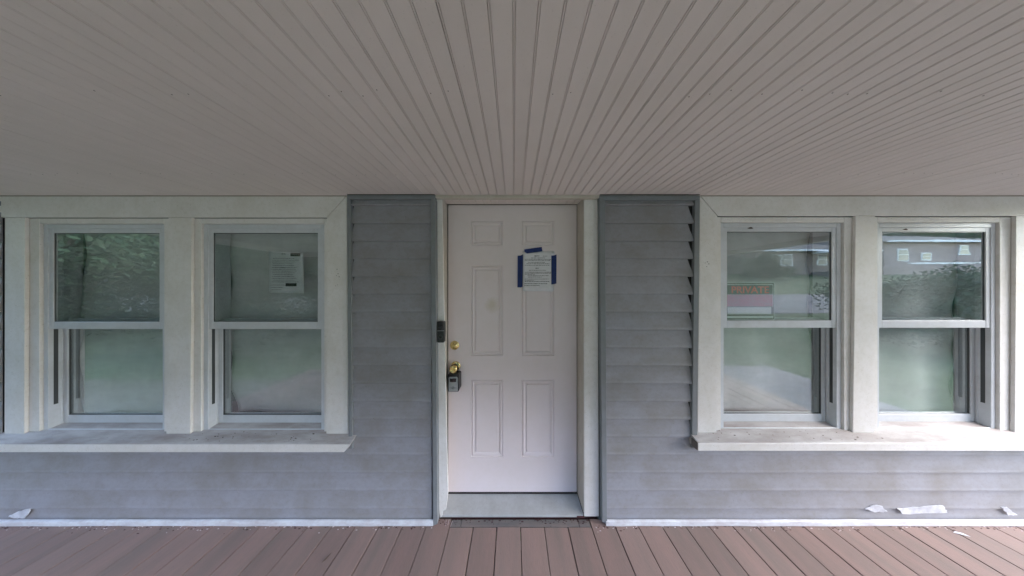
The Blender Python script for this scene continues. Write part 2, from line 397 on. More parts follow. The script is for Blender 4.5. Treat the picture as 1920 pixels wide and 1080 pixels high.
# white base strip, a little wavy
def strip(x0, x1, seed):
    rr = random.Random(seed); bm = bmesh.new(); n = 40
    pr = []
    for i in range(n+1):
        x = x0+(x1-x0)*i/n; d = rr.uniform(-0.0012, 0.0012); t = 0.031+rr.uniform(-0.0015, 0.0015)
        pr.append([bm.verts.new(p) for p in ((x, 1.158+d, 0.003), (x, 1.158+d, t-0.002), (x, 1.160+d, t), (x, 1.1705, t), (x, 1.1705, 0.003))])
    for A, B in zip(pr, pr[1:]):
        for i in range(5): bm.faces.new((A[i], B[i], B[(i+1) % 5], A[(i+1) % 5]))
    bm.faces.new(pr[0]); bm.faces.new(pr[-1][::-1])
    link('base_strip', from_bm('base_strip', bm), M['base'], wall)
strip(-4.4, U(811.5, 0, 1.158)[0], 1); strip(U(1137, 0, 1.158)[0], 4.4, 2)
# bare patches low on the siding where the paint has gone
for pts in ([(1622, 955), (1640, 947), (1652, 948), (1664, 960), (1640, 960)], [(1683, 954), (1745, 949), (1768, 948), (1777, 962), (1692, 964)],
            [(1878, 951), (1890, 952), (1908, 966), (1890, 966)], [(16, 969), (30, 961), (58, 953), (46, 971), (30, 972)]):
    rough = []
    for q in range(len(pts)):
        (ax, ay), (bx, by) = pts[q], pts[(q+1) % len(pts)]
        for e in range(6): rough.append((ax+(bx-ax)*e/6+random.uniform(-1.8, 1.8), ay+(by-ay)*e/6+random.uniform(-.9, .9)))
    prism('bare_patch', [U(px, py, 1.1690) for px, py in rough], 1.1690, 1.1718, M['bare'], wall)
# sheathing behind everything, with openings for windows and door
WT = H+0.44; WB = 0.53
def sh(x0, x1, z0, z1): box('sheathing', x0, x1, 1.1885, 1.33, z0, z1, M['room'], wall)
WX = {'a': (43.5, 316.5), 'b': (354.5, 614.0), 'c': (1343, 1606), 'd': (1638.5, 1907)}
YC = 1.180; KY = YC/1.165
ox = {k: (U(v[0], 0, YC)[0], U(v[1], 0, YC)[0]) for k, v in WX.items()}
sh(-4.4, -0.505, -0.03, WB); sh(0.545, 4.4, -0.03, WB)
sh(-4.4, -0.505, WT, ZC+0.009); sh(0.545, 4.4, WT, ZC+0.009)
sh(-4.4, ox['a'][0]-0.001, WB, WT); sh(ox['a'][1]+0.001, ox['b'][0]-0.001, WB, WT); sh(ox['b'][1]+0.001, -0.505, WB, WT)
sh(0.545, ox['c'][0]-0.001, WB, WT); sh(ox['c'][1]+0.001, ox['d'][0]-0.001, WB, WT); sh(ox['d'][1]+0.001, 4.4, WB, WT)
# siding beyond the far casings
for k in range(0, 14):
    siding(-4.4, -3.245, k, ZC-0.02 if k == 0 else None); siding(3.30, 4.4, k, ZC-0.02 if k == 0 else None)
# dim room behind
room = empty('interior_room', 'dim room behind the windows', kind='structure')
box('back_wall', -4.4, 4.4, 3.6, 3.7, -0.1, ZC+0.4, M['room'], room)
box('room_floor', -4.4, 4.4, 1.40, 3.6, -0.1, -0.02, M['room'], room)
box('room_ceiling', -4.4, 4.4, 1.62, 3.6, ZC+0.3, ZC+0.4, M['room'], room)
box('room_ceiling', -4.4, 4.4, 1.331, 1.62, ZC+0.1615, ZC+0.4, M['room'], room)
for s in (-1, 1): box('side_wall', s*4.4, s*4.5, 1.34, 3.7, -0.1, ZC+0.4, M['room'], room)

# ================================================================== WINDOW SURROUNDS
def surround(side):
    L = side == 'left'
    t = empty('window_surround', ('off-white wooden casing and sill round the pair of windows left of the door' if L else
              'off-white wooden casing and sill round the pair of windows right of the door'), 'window trim')
    def q(name, pts, m=M['white'], y1=1.1925): return prism(name, [U(px, py, YC) for px, py in pts], YC, y1, m, t, 0.0015)
    dz = 0 if L else -2.4
    if L:
        q('head_casing', [(-90, 366.5), (649, 366.5), (613, 407.3), (-90, 407.3)])
        q('side_casing', [(650, 367.2), (652.5, 821), (611.5, 821), (613, 408.4)])
        q('mullion_casing', [(315.5, 407.8), (359.5, 407.8), (356.5, 821), (311.5, 821)])
        q('side_casing', [(9.0, 407.8), (46.5, 407.8), (45, 821), (8.0, 821)])
        sx0, sx1 = -3.62, U(656, 0, 1.125)[0]
    else:
        q('head_casing', [(1313.5, 366.5), (2010, 366.5), (2010, 404.6), (1346, 404.6)])
        q('side_casing', [(1312.8, 367.2), (1345.4, 405.6), (1343.8, 818.5), (1307.8, 818.5)])
        q('mullion_casing', [(1604.5, 405.0), (1641.5, 405.0), (1640, 818.5), (1599, 818.5)])
        q('side_casing', [(1905.5, 405.0), (1944, 405.0), (1942, 818.5), (1902.5, 818.5)])
        sx0, sx1 = U(1309, 0, 1.125)[0], 3.62
    # sill: sloping weathered top, painted nose
    zo = 0.0 if L else 0.008
    zt = H-0.956+zo; zb = H-1.0046+zo
    bm = bmesh.new()
    prof = [(1.125, zb), (1.125, zt-0.004), (1.129, zt), (1.262, zt+0.043), (1.262, zb), (1.16, zb)]
    extrude_x(bm, prof, sx0, sx1)
    if L:     # the right-hand end of this sill has lost its lower corner
        for v in bm.verts:
            if v.co.x > sx1-0.001 and v.co.z < zb+0.001: v.co.x -= 0.034
    link('sill', from_bm('sill', bm), M['sill'], t)
    bm = bmesh.new(); extrude_x(bm, [(1.1235, zb-0.0008), (1.1235, zt-0.0065), (1.1248, zt-0.0045), (1.1248, zb-0.0008)], sx0, sx1-(0.034 if L else 0))
    if L:
        for v in bm.verts:
            if v.co.x > sx1-0.05 and v.co.z > zb+0.01: v.co.x += 0.034
    link('sill_nose', from_bm('sill_nose', bm), M['white'], t)
    if not L:  # the bare left end grain of this sill
        box('end_grain', sx0-0.006, sx0-0.0005, 1.1262, 1.162, zb+0.001, zt-0.003, M['oldwood'], t)
    box('apron_strip', sx0+0.03, sx1-0.04, 1.150, 1.1685, zb-0.008, zb-0.0008, M['siding'], t)  # thin strip under the sill in the siding's own colour
    # nail holes
    bm = bmesh.new()
    holes = ([(632, 505), (634, 513), (631, 517), (629.5, 536), (633, 534), (636, 519)] if L else [(1326, 491), (1329, 495), (1325, 500), (1322, 493)])
    for px, py in holes:
        x, z = U(px, py, YC); r = random.uniform(0.0016, 0.0034)
        add_prism(bm, [(x+r*random.uniform(.6, 1.3)*math.cos(a*1.05), z+r*random.uniform(.6, 1.3)*math.sin(a*1.05)) for a in range(6)], YC-0.0006, YC+0.001)
    link('nail_hole', from_bm('nail_hole', bm), M['debris'], t)
    return t
surround('left'); surround('right')
# siding seen from below the sills stays behind; dark shadow joint between ceiling and casings
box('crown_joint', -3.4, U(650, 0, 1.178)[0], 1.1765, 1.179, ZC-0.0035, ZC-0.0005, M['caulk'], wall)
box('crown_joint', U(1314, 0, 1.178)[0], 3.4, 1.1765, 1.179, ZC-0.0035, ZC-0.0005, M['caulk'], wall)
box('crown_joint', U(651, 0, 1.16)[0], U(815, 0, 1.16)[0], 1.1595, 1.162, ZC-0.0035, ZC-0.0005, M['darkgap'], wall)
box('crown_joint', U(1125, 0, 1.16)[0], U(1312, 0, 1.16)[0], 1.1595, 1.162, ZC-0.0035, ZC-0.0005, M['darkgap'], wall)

# ================================================================== WINDOWS
def window(key, pl, pr, zoff, label, cur_far, slot_side):
    """pl, pr: survey pixels of the glass edges in the upper sash"""
    k = KY
    x0, x1 = ox[key]; Yst, Yf, Ys, Yp, Yl, Ylp = 1.178*k, 1.188*k, 1.191*k, 1.196*k, 1.230*k, 1.238*k
    gx0 = (pl-963)/F*Yp; gx1 = (pr-963)/F*Yp
    z = lambda py, Y: H-(py-535)/F*Y+zoff
    ot = z(408, YC); gt = z(437, Yp); gb = z(603, Yp); mb = z(617, Ys); lgb = z(777, Ylp); lrb = z(793, Yl); lip_t = z(804.5, Yf); lip_b = z(809, Yf)
    sb = lip_b-0.012
    t = empty('window', label, 'window', ((x0+x1)/2, Yf, lip_b), 'double-hung windows in the porch wall')
    def B(name, a, b, c, d, e, f, m, bev=0.0015, parent=t):
        bm = bmesh.new(); add_box(bm, a, b, c, d, e, f, bev)
        o = link(name, from_bm(name, bm), m, parent)
        o.location = -t.location if parent is t else (0, 0, 0)
        return o
    def multi(name, boxes, m, parent=t, bev=0.0015):
        bm = bmesh.new()
        for q in boxes: add_box(bm, *q, bev)
        o = link(name, from_bm(name, bm), m, parent); o.location = -t.location if parent is t else (0, 0, 0); return o
    fw, st = 0.028, 0.026
    sx0, sx1 = gx0-st-fw, gx1+st+fw            # outer edge of vinyl frame
    ft = gt+st+fw
    # wooden blind stops lining the opening
    multi('blind_stop', [(x0, sx0-0.0015, Yst, 1.30*k, sb, ot), (sx1+0.0015, x1, Yst, 1.30*k, sb, ot), (sx0, sx1, Yst, 1.30*k, ft+0.0015, ot)], M['white'])
    # vinyl frame with inner step, plus a bottom lip
    multi('frame', [(sx0, sx0+fw, Yf, 1.285*k, lip_b, ft), (sx1-fw, sx1, Yf, 1.285*k, lip_b, ft), (sx0+fw+.0005, sx1-fw-.0005, Yf, 1.285*k, ft-fw, ft),
                    (sx0+fw+.0005, sx1-fw-.0005, Yf, Yf+0.006, lip_b, lip_t)], M['vinyl'])
    multi('track', [(sx0+fw-.001, sx0+fw+0.0035, 1.222*k, 1.2275*k, lip_t, ft-fw), (sx1-fw-0.0035, sx1-fw+.001, 1.222*k, 1.2275*k, lip_t, ft-fw)], M['vinyl'], bev=0.0008)
    ztk = z(757, 1.21*k)
    s0, s1 = (sx0+fw+0.0002, sx0+fw+0.0012), (sx1-fw-0.0012, sx1-fw-0.0002)
    multi('track_slot', [(s0[0], s0[1], 1.203*k, 1.215*k, ztk, mb-0.002), (s1[0], s1[1], 1.203*k, 1.215*k, ztk, mb-0.002)], M['ringgrey'], bev=0)
    bm = bmesh.new(); extrude_x(bm, [(Yf+0.0065, lip_t-0.006), (1.30*k, lip_t+0.004), (1.30*k, lip_b-0.01), (Yf+0.0065, lip_b-0.01)], sx0+fw+.001, sx1-fw-.001)
    o = link('sill_track', from_bm('sill_track', bm), M['sill'], t); o.location = -t.location
    # caulk / shadow joints round the frame
    # upper sash
    us = multi('upper_sash', [(gx0-st, gx0, Ys, 1.220*k, mb, gt+st), (gx1, gx1+st, Ys, 1.220*k, mb, gt+st), (gx0, gx1, Ys+.0005, 1.220*k, gt, gt+st), (gx0, gx1, Ys+.0005, 1.220*k, mb, gb)], M['vinyl'])
    multi('glazing_bead', [(gx0-0.0005, gx0+0.0035, Ys+0.004, Yp+0.001, gb, gt), (gx1-0.0035, gx1+0.0005, Ys+0.004, Yp+0.001, gb, gt), (gx0, gx1, Ys+0.004, Yp+0.001, gt-0.0035, gt+0.0005), (gx0, gx1, Ys+0.004, Yp+0.001, gb-0.0005, gb+0.002)], M['ringgrey'], us, bev=0)
    B('pane', gx0+0.001, gx1-0.001, Yp+0.0015, Yp+0.0035, gb+0.001, gt-0.001, M['glass'], 0, us)
    # lower sash
    ls = multi('lower_sash', [(gx0-st, gx0, Yl, 1.262*k, lrb, gb), (gx1, gx1+st, Yl, 1.262*k, lrb, gb), (gx0, gx1, Yl+.0005, 1.262*k, lrb, lgb), (gx0, gx1, Yl+.0005, 1.262*k, mb+0.01, gb+0.012)], M['vinyl'])
    multi('glazing_bead', [(gx0-0.0005, gx0+0.004, Yl+0.004, Ylp+0.001, lgb, mb), (gx1-0.004, gx1+0.0005, Yl+0.004, Ylp+0.001, lgb, mb), (gx0, gx1, Yl+0.004, Ylp+0.001, lgb-0.0005, lgb+0.004)], M['ringgrey'], ls, bev=0)
    B('pane', gx0+0.001, gx1-0.001, Ylp+0.0015, Ylp+0.0035, lgb+0.001, mb+0.011, M['glass'], 0, ls)
    return dict(t=t, gx0=gx0, gx1=gx1, gt=gt, gb=gb, mb=mb, lgb=lgb, Yp=Yp, Ylp=Ylp, k=k)

LB = {'a': 'white double-hung window at the far left with a plain pale curtain',
      'b': 'white double-hung window with a posted paper notice, left of the grey siding',
      'c': 'white double-hung window with a PRIVATE sign behind its upper pane',
      'd': 'white double-hung window at the far right end of the porch wall'}
W = {}
W['a'] = window('a', 103, 301.5, 0.0, LB['a'], 158, -1)
W['b'] = window('b', 401.5, 597, 0.0, LB['b'], 430, -1)
W['c'] = window('c', 1362, 1557.5, 0.008, LB['c'], 1525, 1)
W['d'] = window('d', 1651.5, 1845, 0.008, LB['d'], 1795, 1)

def curtain(w, far_px, side, label, seed, tone):
    """a loose sheet hung inside; its outer side edge stops short and is ragged"""
    k = w['k']; Yc = 1.285*k; rr = random.Random(seed)
    xf = (far_px-963)/F*Yc; xn = (w['gx1']+0.12) if side < 0 else (w['gx0']-0.12)
    z0, z1 = w['lgb']-0.02, w['gt']+0.06
    nx, nz = 40, 60; bm = bmesh.new(); G = []
    ph = [rr.uniform(0, 6.28) for _ in range(8)]
    for j in range(nz+1):
        v = j/nz; z = z0+(z1-z0)*v; row = []
        edge = xf + (-side)*(0.010*math.sin(7*v+ph[0])+0.006*math.sin(19*v+ph[1])+0.035*max(0, 0.16-v)/0.16*max(0, math.sin(ph[2]+9*v))) 
        for i in range(nx+1):
            u = i/nx; x = edge+(xn-edge)*u
            y = Yc+0.012*math.sin(5.2*u+1.7*v+ph[3])+0.009*math.sin(26*v+3*u+ph[1])*(1-v)**1.5+0.008*math.sin(13*u-3*v+ph[4])+0.004*math.sin(17*v+4*u+ph[5])+0.003*math.sin(31*v-9*u+ph[6])*(1-v)
            if j < 5: z_ = z+0.004*math.sin(9*u+ph[7])
            else: z_ = z
            row.append(bm.verts.new((x, y, z_)))
        G.append(row)
    for j in range(nz):
        for i in range(nx): bm.faces.new((G[j][i], G[j][i+1], G[j+1][i+1], G[j+1][i]))
    me = from_bm('curtain', bm, True)
    o = link('curtain', me, M['curtain'])
    md = o.modifiers.new('thickness', 'SOLIDIFY'); md.thickness = 0.002
    tag(o, label, 'curtain', 'curtains hung inside the windows')
curtain(W['a'], 160, -1, 'pale curtain hung inside the window at the far left', 3, 0)
curtain(W['b'], 431, -1, 'pale curtain hung inside the window with the paper notice', 4, 0)
curtain(W['c'], 1521, 1, 'pale curtain hung inside the window with the PRIVATE sign', 5, 0)
curtain(W['d'], 1788, 1, 'pale curtain hung inside the window at the far right', 6, 0)

# ================================================================== DOOR
YD = 1.320
dx0, dx1 = U(840.3, 0, YD)[0], U(1081.3, 0, YD)[0]
dz0, dz1 = U(0, 922.3, YD)[1], U(0, 384.2, YD)[1]
door = empty('front_door', 'cream six-panel front door with brass knob and taped paper notice', 'door', ((dx0+dx1)/2, YD, dz0))
def at_door(o): o.location = -door.location; return o
cols = [(883, 943), (978, 1039)]; rows = [(415, 460.5), (498, 667), (712, 857)]
bm = bmesh.new()
XS = [dx0]+[U(c, 0, YD)[0] for p in cols for c in p]+[dx1]
ZS = [dz1]+[U(0, c, YD)[1] for p in rows for c in p]+[dz0]
V = {}
def vv(i, j):
    if (i, j) not in V: V[(i, j)] = bm.verts.new((XS[i], YD, ZS[j]))
    return V[(i, j)]
for i in range(len(XS)-1):
    for j in range(len(ZS)-1):
        if i % 2 == 1 and j % 2 == 1: continue
        bm.faces.new((vv(i, j), vv(i+1, j), vv(i+1, j+1), vv(i, j+1)))
add_box(bm, dx0+.0001, dx1-.0001, YD+0.012, YD+0.044, dz0, dz1)
for (a, b) in (((dx0, dz0), (dx0, dz1)), ((dx1, dz0), (dx1, dz1)), ((dx0, dz1), (dx1, dz1)), ((dx0, dz0), (dx1, dz0))):
    vs = [bm.verts.new(p) for p in ((a[0], YD, a[1]), (b[0], YD, b[1]), (b[0], YD+0.0125, b[1]), (a[0], YD+0.0125, a[1]))]; bm.faces.new(vs)
at_door(link('door_leaf', from_bm('door_leaf', bm), M['door'], door))
for ci in (1, 3):
    for ri in (1, 3, 5):
        x0, x1, z1, z0 = XS[ci], XS[ci+1], ZS[ri], ZS[ri+1]
        bm = bmesh.new(); prev = None
        for ins, dy in ((0, 0), (0.0020, 0.0070), (0.0055, 0.0075), (0.011, 0.0015), (0.016, 0.0008), (0.023, 0.0040), (0.031, 0.0085), (0.033, 0.0085), (0.0355, 0.0015)):
            ring = [bm.verts.new(p) for p in ((x0+ins, YD+dy, z0+ins), (x1-ins, YD+dy, z0+ins), (x1-ins, YD+dy, z1-ins), (x0+ins, YD+dy, z1-ins))]
            if prev:
                for i in range(4): bm.faces.new((prev[i], prev[(i+1) % 4], ring[(i+1) % 4], ring[i]))
            prev = ring
        bm.faces.new(prev)
        at_door(link('door_panel', from_bm('door_panel', bm), M['door'], door))
# weatherstrip shadow gap
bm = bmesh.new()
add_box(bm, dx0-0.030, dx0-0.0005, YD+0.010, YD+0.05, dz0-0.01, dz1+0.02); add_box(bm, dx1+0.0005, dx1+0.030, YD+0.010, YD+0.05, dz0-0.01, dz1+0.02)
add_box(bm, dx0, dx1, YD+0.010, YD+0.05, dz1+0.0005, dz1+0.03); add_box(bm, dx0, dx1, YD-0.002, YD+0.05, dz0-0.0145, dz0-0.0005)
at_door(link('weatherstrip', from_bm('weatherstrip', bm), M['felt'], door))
# frame
jl, jr = dx0-0.007, dx1+0.0045; jt = dz1+0.0075
fr = empty('door_frame', 'off-white door frame with cracked casing round the cream door', 'door frame')
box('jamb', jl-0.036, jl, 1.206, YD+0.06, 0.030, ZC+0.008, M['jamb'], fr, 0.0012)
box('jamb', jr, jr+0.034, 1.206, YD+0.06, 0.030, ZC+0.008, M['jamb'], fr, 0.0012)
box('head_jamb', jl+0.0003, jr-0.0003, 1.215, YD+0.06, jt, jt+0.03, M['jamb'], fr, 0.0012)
# casing boards; the left one is rotted away at its foot
zf = U(0, 966, 1.2)[1]
prism('side_casing', [U(px, py, 1.193) for px, py in ((816.8, 372), (828.6, 372), (833.5, 640), (839.6, 925), (836.2, 956), (830.5, 957.5), (828.6, 969), (825.5, 971), (823.6, 955), (820.5, 950))], 1.193, 1.2055, M['white'], fr, 0.001)
prism('side_casing', [(jr+0.0015, H+0.555), (jr+0.0015, zf), (U(1123, 0, 1.193)[0], zf), (U(1120.5, 0, 1.193)[0], H+0.555)], 1.193, 1.2055, M['white'], fr, 0.0012)
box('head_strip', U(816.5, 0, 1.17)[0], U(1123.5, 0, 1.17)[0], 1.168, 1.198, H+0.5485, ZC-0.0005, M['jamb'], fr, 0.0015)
box('caulk_line', jl-0.0025, jl-0.0005, 1.2035, 1.2065, 0.3, H+0.55, M['caulk'], fr)
# threshold
th = empty('threshold', 'worn grey threshold under the cream front door', 'threshold')
bm = bmesh.new()
tz0, tz1 = U(0, 966, 1.2)[1], U(0, 927, 1.315)[1]
pts = [(1.2, tz0-0.013), (1.2, tz0-0.002), (1.202, tz0), (1.26, tz0+0.0015), (1.312, tz1), (1.335, tz1), (1.335, tz0-0.013)]
extrude_x(bm, pts, jl+0.0005, jr-0.0005)
link('threshold_plate', from_bm('threshold_plate', bm), M['threshold'], th)
box('subsill', jl-0.03, jr+0.09, 1.2125, 1.34, -0.03, tz0-0.014, M['redwood'], th)
box('broken_end', jr-0.045, jr+0.004, 1.196, 1.2095, 0.001, 0.0165, M['redwood'], th, 0.003)
for (a, b, c) in ((U(843, 0, 1.2)[0], 0.10, 1.192), (U(838, 0, 1.2)[0], 0.5, 1.188), (U(850, 0, 1.2)[0], -0.4, 1.185)):
    bm = bmesh.new(); add_tube(bm, [(a, c, 0.002), (a+0.006*b, c-0.012, 0.004), (a+0.012*b, c-0.028, 0.002)], 0.0011, 5)
    link('splinter', from_bm('splinter', bm), M['chip'], th)

# deadbolt
dc = U(851.8, 648.2, 1.31)
db = at_door(link('deadbolt', None or (lambda b: (add_lathe(b, [(0, 1.3005), (0.0135, 1.3005), (0.0150, 1.302), (0.0170, 1.3075), (0.0175, 1.309), (0.027, 1.3105), (0.0305, 1.3135), (0.0320, 1.3195)], dc[0], dc[1], 32), from_bm('deadbolt', b, False))[1])(bmesh.new()), M['brass'], door))
for p in db.data.polygons: p.use_smooth = True
bm = bmesh.new(); add_lathe(bm, [(0, 1.2988), (0.0085, 1.2988), (0.0092, 1.3004)], dc[0], dc[1], 20); add_box(bm, dc[0]-0.0012, dc[0]+0.0012, 1.2980, 1.2990, dc[1]-0.005, dc[1]+0.005)
link('key_cylinder', from_bm('key_cylinder', bm), M['brass'], db)
# knob: rose, neck, knob
rc = U(854.3, 686.5, 1.315)
bm = bmesh.new()
add_lathe(bm, [(0.033, 1.3195), (0.0325, 1.3165), (0.029, 1.3130), (0.024, 1.3115), (0.014, 1.3105), (0.0125, 1.304), (0.0115, 1.290), (0.0135, 1.284),
               (0.020, 1.279), (0.0245, 1.2725), (0.0262, 1.265), (0.0252, 1.2585), (0.0215, 1.2545), (0.0150, 1.2530), (0.0135, 1.2545), (0, 1.2545)], rc[0], rc[1], 36)
kn = at_door(link('door_knob', from_bm('door_knob', bm, True), M['brass'], door))
bm = bmesh.new(); add_lathe(bm, [(0, 1.2525), (0.0088, 1.2525), (0.0098, 1.2548)], rc[0], rc[1], 20); add_box(bm, rc[0]-0.0045, rc[0]+0.0045, 1.2515, 1.2527, rc[1]-0.0012, rc[1]+0.0012)
link('key_cylinder', from_bm('key_cylinder', bm), M['brass'], kn)

# ================================================================== LOCKBOX hanging on the knob
lb = empty('key_lockbox', 'black and silver key lockbox hanging from the brass door knob', 'lockbox', (0, 0, 0))
LY0, LY1 = 1.262, 1.3165
lx0, lx1 = U(839.5, 0, LY0)[0], U(860.8, 0, LY0)[0]; lz1, lz0 = U(0, 701.5, LY0)[1], U(0, 734.8, LY0)[1]
c = 0.011
prism('body', [(lx0+c*.4, lz0), (lx1-c*.6, lz0), (lx1, lz0+c), (lx1, lz1-c*.5), (lx1-c*.5, lz1), (lx0+c*.5, lz1), (lx0, lz1-c*.5), (lx0, lz0+c)], LY0, LY1, M['black'], lb, 0.0022)
fx0, fx1 = U(841.3, 0, LY0)[0], U(858.4, 0, LY0)[0]; fz1, fz0 = U(0, 706.5, LY0)[1], U(0, 733.4, LY0)[1]; r = 0.008
prism('face_plate', [(fx0, fz0), (fx1, fz0), (fx1, fz1-r), (fx1-r*.35, fz1-r*.35), (fx1-r, fz1), (fx0+r, fz1), (fx0+r*.35, fz1-r*.35), (fx0, fz1-r)], LY0-0.0035, LY0+0.001, M['silver'], lb, 0.0008)
mx = (fx0+fx1)/2; wz1, wz0 = U(0, 709.6, LY0-0.0035)[1], U(0, 716.4, LY0-0.0035)[1]
prism('dial_shutter', [(mx-0.0215, wz1), (mx+0.0215, wz1), (mx+0.0205, wz0+0.002), (mx+0.010, wz0), (mx-0.010, wz0), (mx-0.0205, wz0+0.002)], LY0-0.0058, LY0-0.003, M['lens'], lb, 0.0006)
ez = U(0, 727.2, LY0-0.0035)[1]
bm = bmesh.new(); ye0, ye1 = LY0-0.0045, LY0-0.0030
for i in range(20):
    a0, a1 = 2*math.pi*i/20, 2*math.pi*(i+1)/20
    add_prism(bm, [(mx+0.0100*math.cos(a0), ez+0.0085*math.sin(a0)), (mx+0.0100*math.cos(a1), ez+0.0085*math.sin(a1)), (mx+0.0078*math.cos(a1), ez+0.0062*math.sin(a1)), (mx+0.0078*math.cos(a0), ez+0.0062*math.sin(a0))], ye0, ye1)
for s in (-1, 1):
    add_prism(bm, [(mx+s*0.0105, ez-0.0012), (mx+s*0.0245, ez-0.0012), (mx+s*0.0245, ez+0.0006), (mx+s*0.0105, ez+0.0006)], ye0, ye1)
add_prism(bm, [(mx-0.0045, ez-0.0022), (mx+0.0045, ez-0.0022), (mx+0.003, ez+0.0030), (mx-0.003, ez+0.0030)], ye0, ye1)
link('emblem', from_bm('emblem', bm), M['ringgrey'], lb)
bm = bmesh.new(); sy = 1.292; sp = []
hw = 0.0205; zt_ = rc[1]+0.008
for i in range(15):
    a = math.pi*i/14; sp.append((rc[0]+hw*math.cos(a), sy, zt_+0.012*math.sin(a)))
sp = [(rc[0]+hw, sy, lz1-0.004)]+sp+[(rc[0]-hw, sy, lz1-0.004)]
add_tube(bm, sp, 0.0042, 10)
link('shackle', from_bm('shackle', bm, True), M['black'], lb)

# ================================================================== DOORBELL
bell = empty('doorbell_camera', 'black video doorbell on the casing left of the door', 'doorbell')
BY = 1.164
bx0, bx1 = U(819.3, 0, BY)[0], U(832.6, 0, BY)[0]; bz1, bz0 = U(0, 603.2, BY)[1], U(0, 642.8, BY)[1]; bm_ = U(0, 620.6, BY)[1]
r = 0.006
def rr_(x0, x1, z0, z1, r, n=4):
    out = []
    for cx, cz, a0 in ((x1-r, z1-r, 0), (x0+r, z1-r, 90), (x0+r, z0+r, 180), (x1-r, z0+r, 270)):
        for i in range(n+1):
            a = R(a0+90*i/n); out.append((cx+r*math.cos(a), cz+r*math.sin(a)))
    return out
prism('housing', rr_(bx0, bx1, bz0, bz1, 0.008), BY+0.004, 1.1925, M['black'], bell, 0.001)
prism('shadow_slab', rr_(bx0-0.010, bx0+0.012, bz0+0.002, bz1-0.002, 0.004), BY+0.012, 1.1925, M['black'], bell, 0.001)  # black slab standing in for the shadow on the doorbell's left
prism('camera_face', rr_(bx0+0.001, bx1-0.001, bm_+0.0025, bz1-0.001, 0.005), BY-0.0005, BY+0.0045, M['lens'], bell, 0.0008)
prism('button_face', rr_(bx0+0.001, bx1-0.001, bz0+0.001, bm_-0.0005, 0.007), BY, BY+0.0045, M['black'], bell, 0.0008)
box('seam', bx0+0.002, bx1-0.001, BY+0.0012, BY+0.0045, bm_-0.0004, bm_+0.0024, M['silver'], bell)
bc = ((bx0+bx1)/2, (bz0+bm_)/2)
bm = bmesh.new(); add_lathe(bm, [(0.0135, BY+0.0005), (0.0130, BY-0.0010), (0.0105, BY-0.0010), (0.0100, BY+0.0003)], bc[0], bc[1]-0.001, 24)
link('button_ring', from_bm('button_ring', bm), M['ringgrey'], bell)
bm = bmesh.new(); add_lathe(bm, [(0, BY-0.0018), (0.0055, BY-0.0016), (0.0078, BY+0.0002)], bc[0], bc[1]-0.001, 20)
link('button', from_bm('button', bm), M['lens'], bell)
bm = bmesh.new(); add_lathe(bm, [(0, BY-0.002), (0.006, BY-0.0018), (0.0085, BY-0.0004)], bc[0], bm_+0.020, 20)
link('lens', from_bm('lens', bm), M['lens'], bell)

# ================================================================== PAPER NOTICE ON THE DOOR
nt_ = empty('paper_notice', 'white typed notice stuck to the door with three strips of blue tape', 'notice', (0, 0, 0))
PY = YD-0.0035
def paper(pts, Yb, mat_, parent, name='sheet', thick=0.0006, curl=0.003):
    (ax, az), (bx, bz), (cx_, cz), (dx_, dz_) = [U(px, py, Yb) for px, py in pts]    # TL TR BR BL
    n = 10; bm = bmesh.new(); G = []
    for j in range(n+1):
        v = j/n; row = []
        for i in range(n+1):
            u = i/n
            x = (ax*(1-u)+bx*u)*(1-v)+(dx_*(1-u)+cx_*u)*v; z = (az*(1-u)+bz*u)*(1-v)+(dz_*(1-u)+cz*u)*v
            y = Yb-curl*(max(0, v-0.7)/0.3)**2*0.8-0.0008*math.sin(3.1*u)-curl*0.5*max(0, u-.8)*max(0, .3-v)*12
            row.append(bm.verts.new((x, y, z)))
        G.append(row)
    for j in range(n):
        for i in range(n): bm.faces.new((G[j][i], G[j][i+1], G[j+1][i+1], G[j+1][i]))
    o = link(name, from_bm(name, bm, True), mat_, parent)
    md = o.modifiers.new('thickness', 'SOLIDIFY'); md.thickness = thick; md.offset = 1
    return o
paper([(980.5, 470.5), (1039.5, 471.5), (1038, 546.5), (980, 545.5)], PY, M['paper'], nt_)
def text_rows(rows, Yt, parent, m, seed, h=1.1):
    rr = random.Random(seed); bm = bmesh.new()
    for (x0, x1, y) in rows:
        x = x0
        while x < x1:
            w = rr.uniform(1.2, 5.0); e = min(x+w, x1)
            hh = h*rr.uniform(0.75, 1.1)
            add_prism(bm, [U(x, y, Yt), U(e, y, Yt), U(e, y+hh, Yt), U(x, y+hh, Yt)], Yt, Yt+0.0003)
            x = e+rr.uniform(0.5, 1.0)
    return link('text_line', from_bm('text_line', bm), m, parent, kind='stuff')
ROWS = [(996, 1022, 483.2), (984, 999, 485.7), (1000, 1033, 485.9), (984, 1032, 488.0), (990, 1022, 491.6), (987, 1030, 494.0), (984, 1030, 497.0),
        (992, 1024, 506.3), (984, 1034, 509.9), (984, 1033, 511.9), (984, 1003, 514.0), (989, 1029, 516.4), (990, 1016, 519.0), (984, 1029, 522.8), (984, 1001, 525.2)]
tl = text_rows(ROWS, PY-0.0021, nt_, M['ink'], 5, 0.95)
text_rows([(1002, 1011, 479.2), (1004, 1010, 502.2)], PY-0.0021, nt_, M['inkbold'], 6, 1.5)
text_rows([(1018, 1026, 479.8)], PY-0.0021, nt_, M['ink'], 7, 1.0)
text_rows([(984, 1030, 527.3), (983, 1026, 531.4), (983, 1012, 534.8)], PY-0.0032, nt_, M['inkbold'], 8, 1.1)
TY = PY-0.0035
def tape(pts, lab_=None):
    o = prism('tape_strip', [U(px, py, TY) for px, py in pts], TY, TY+0.0012, M['tape'], nt_)
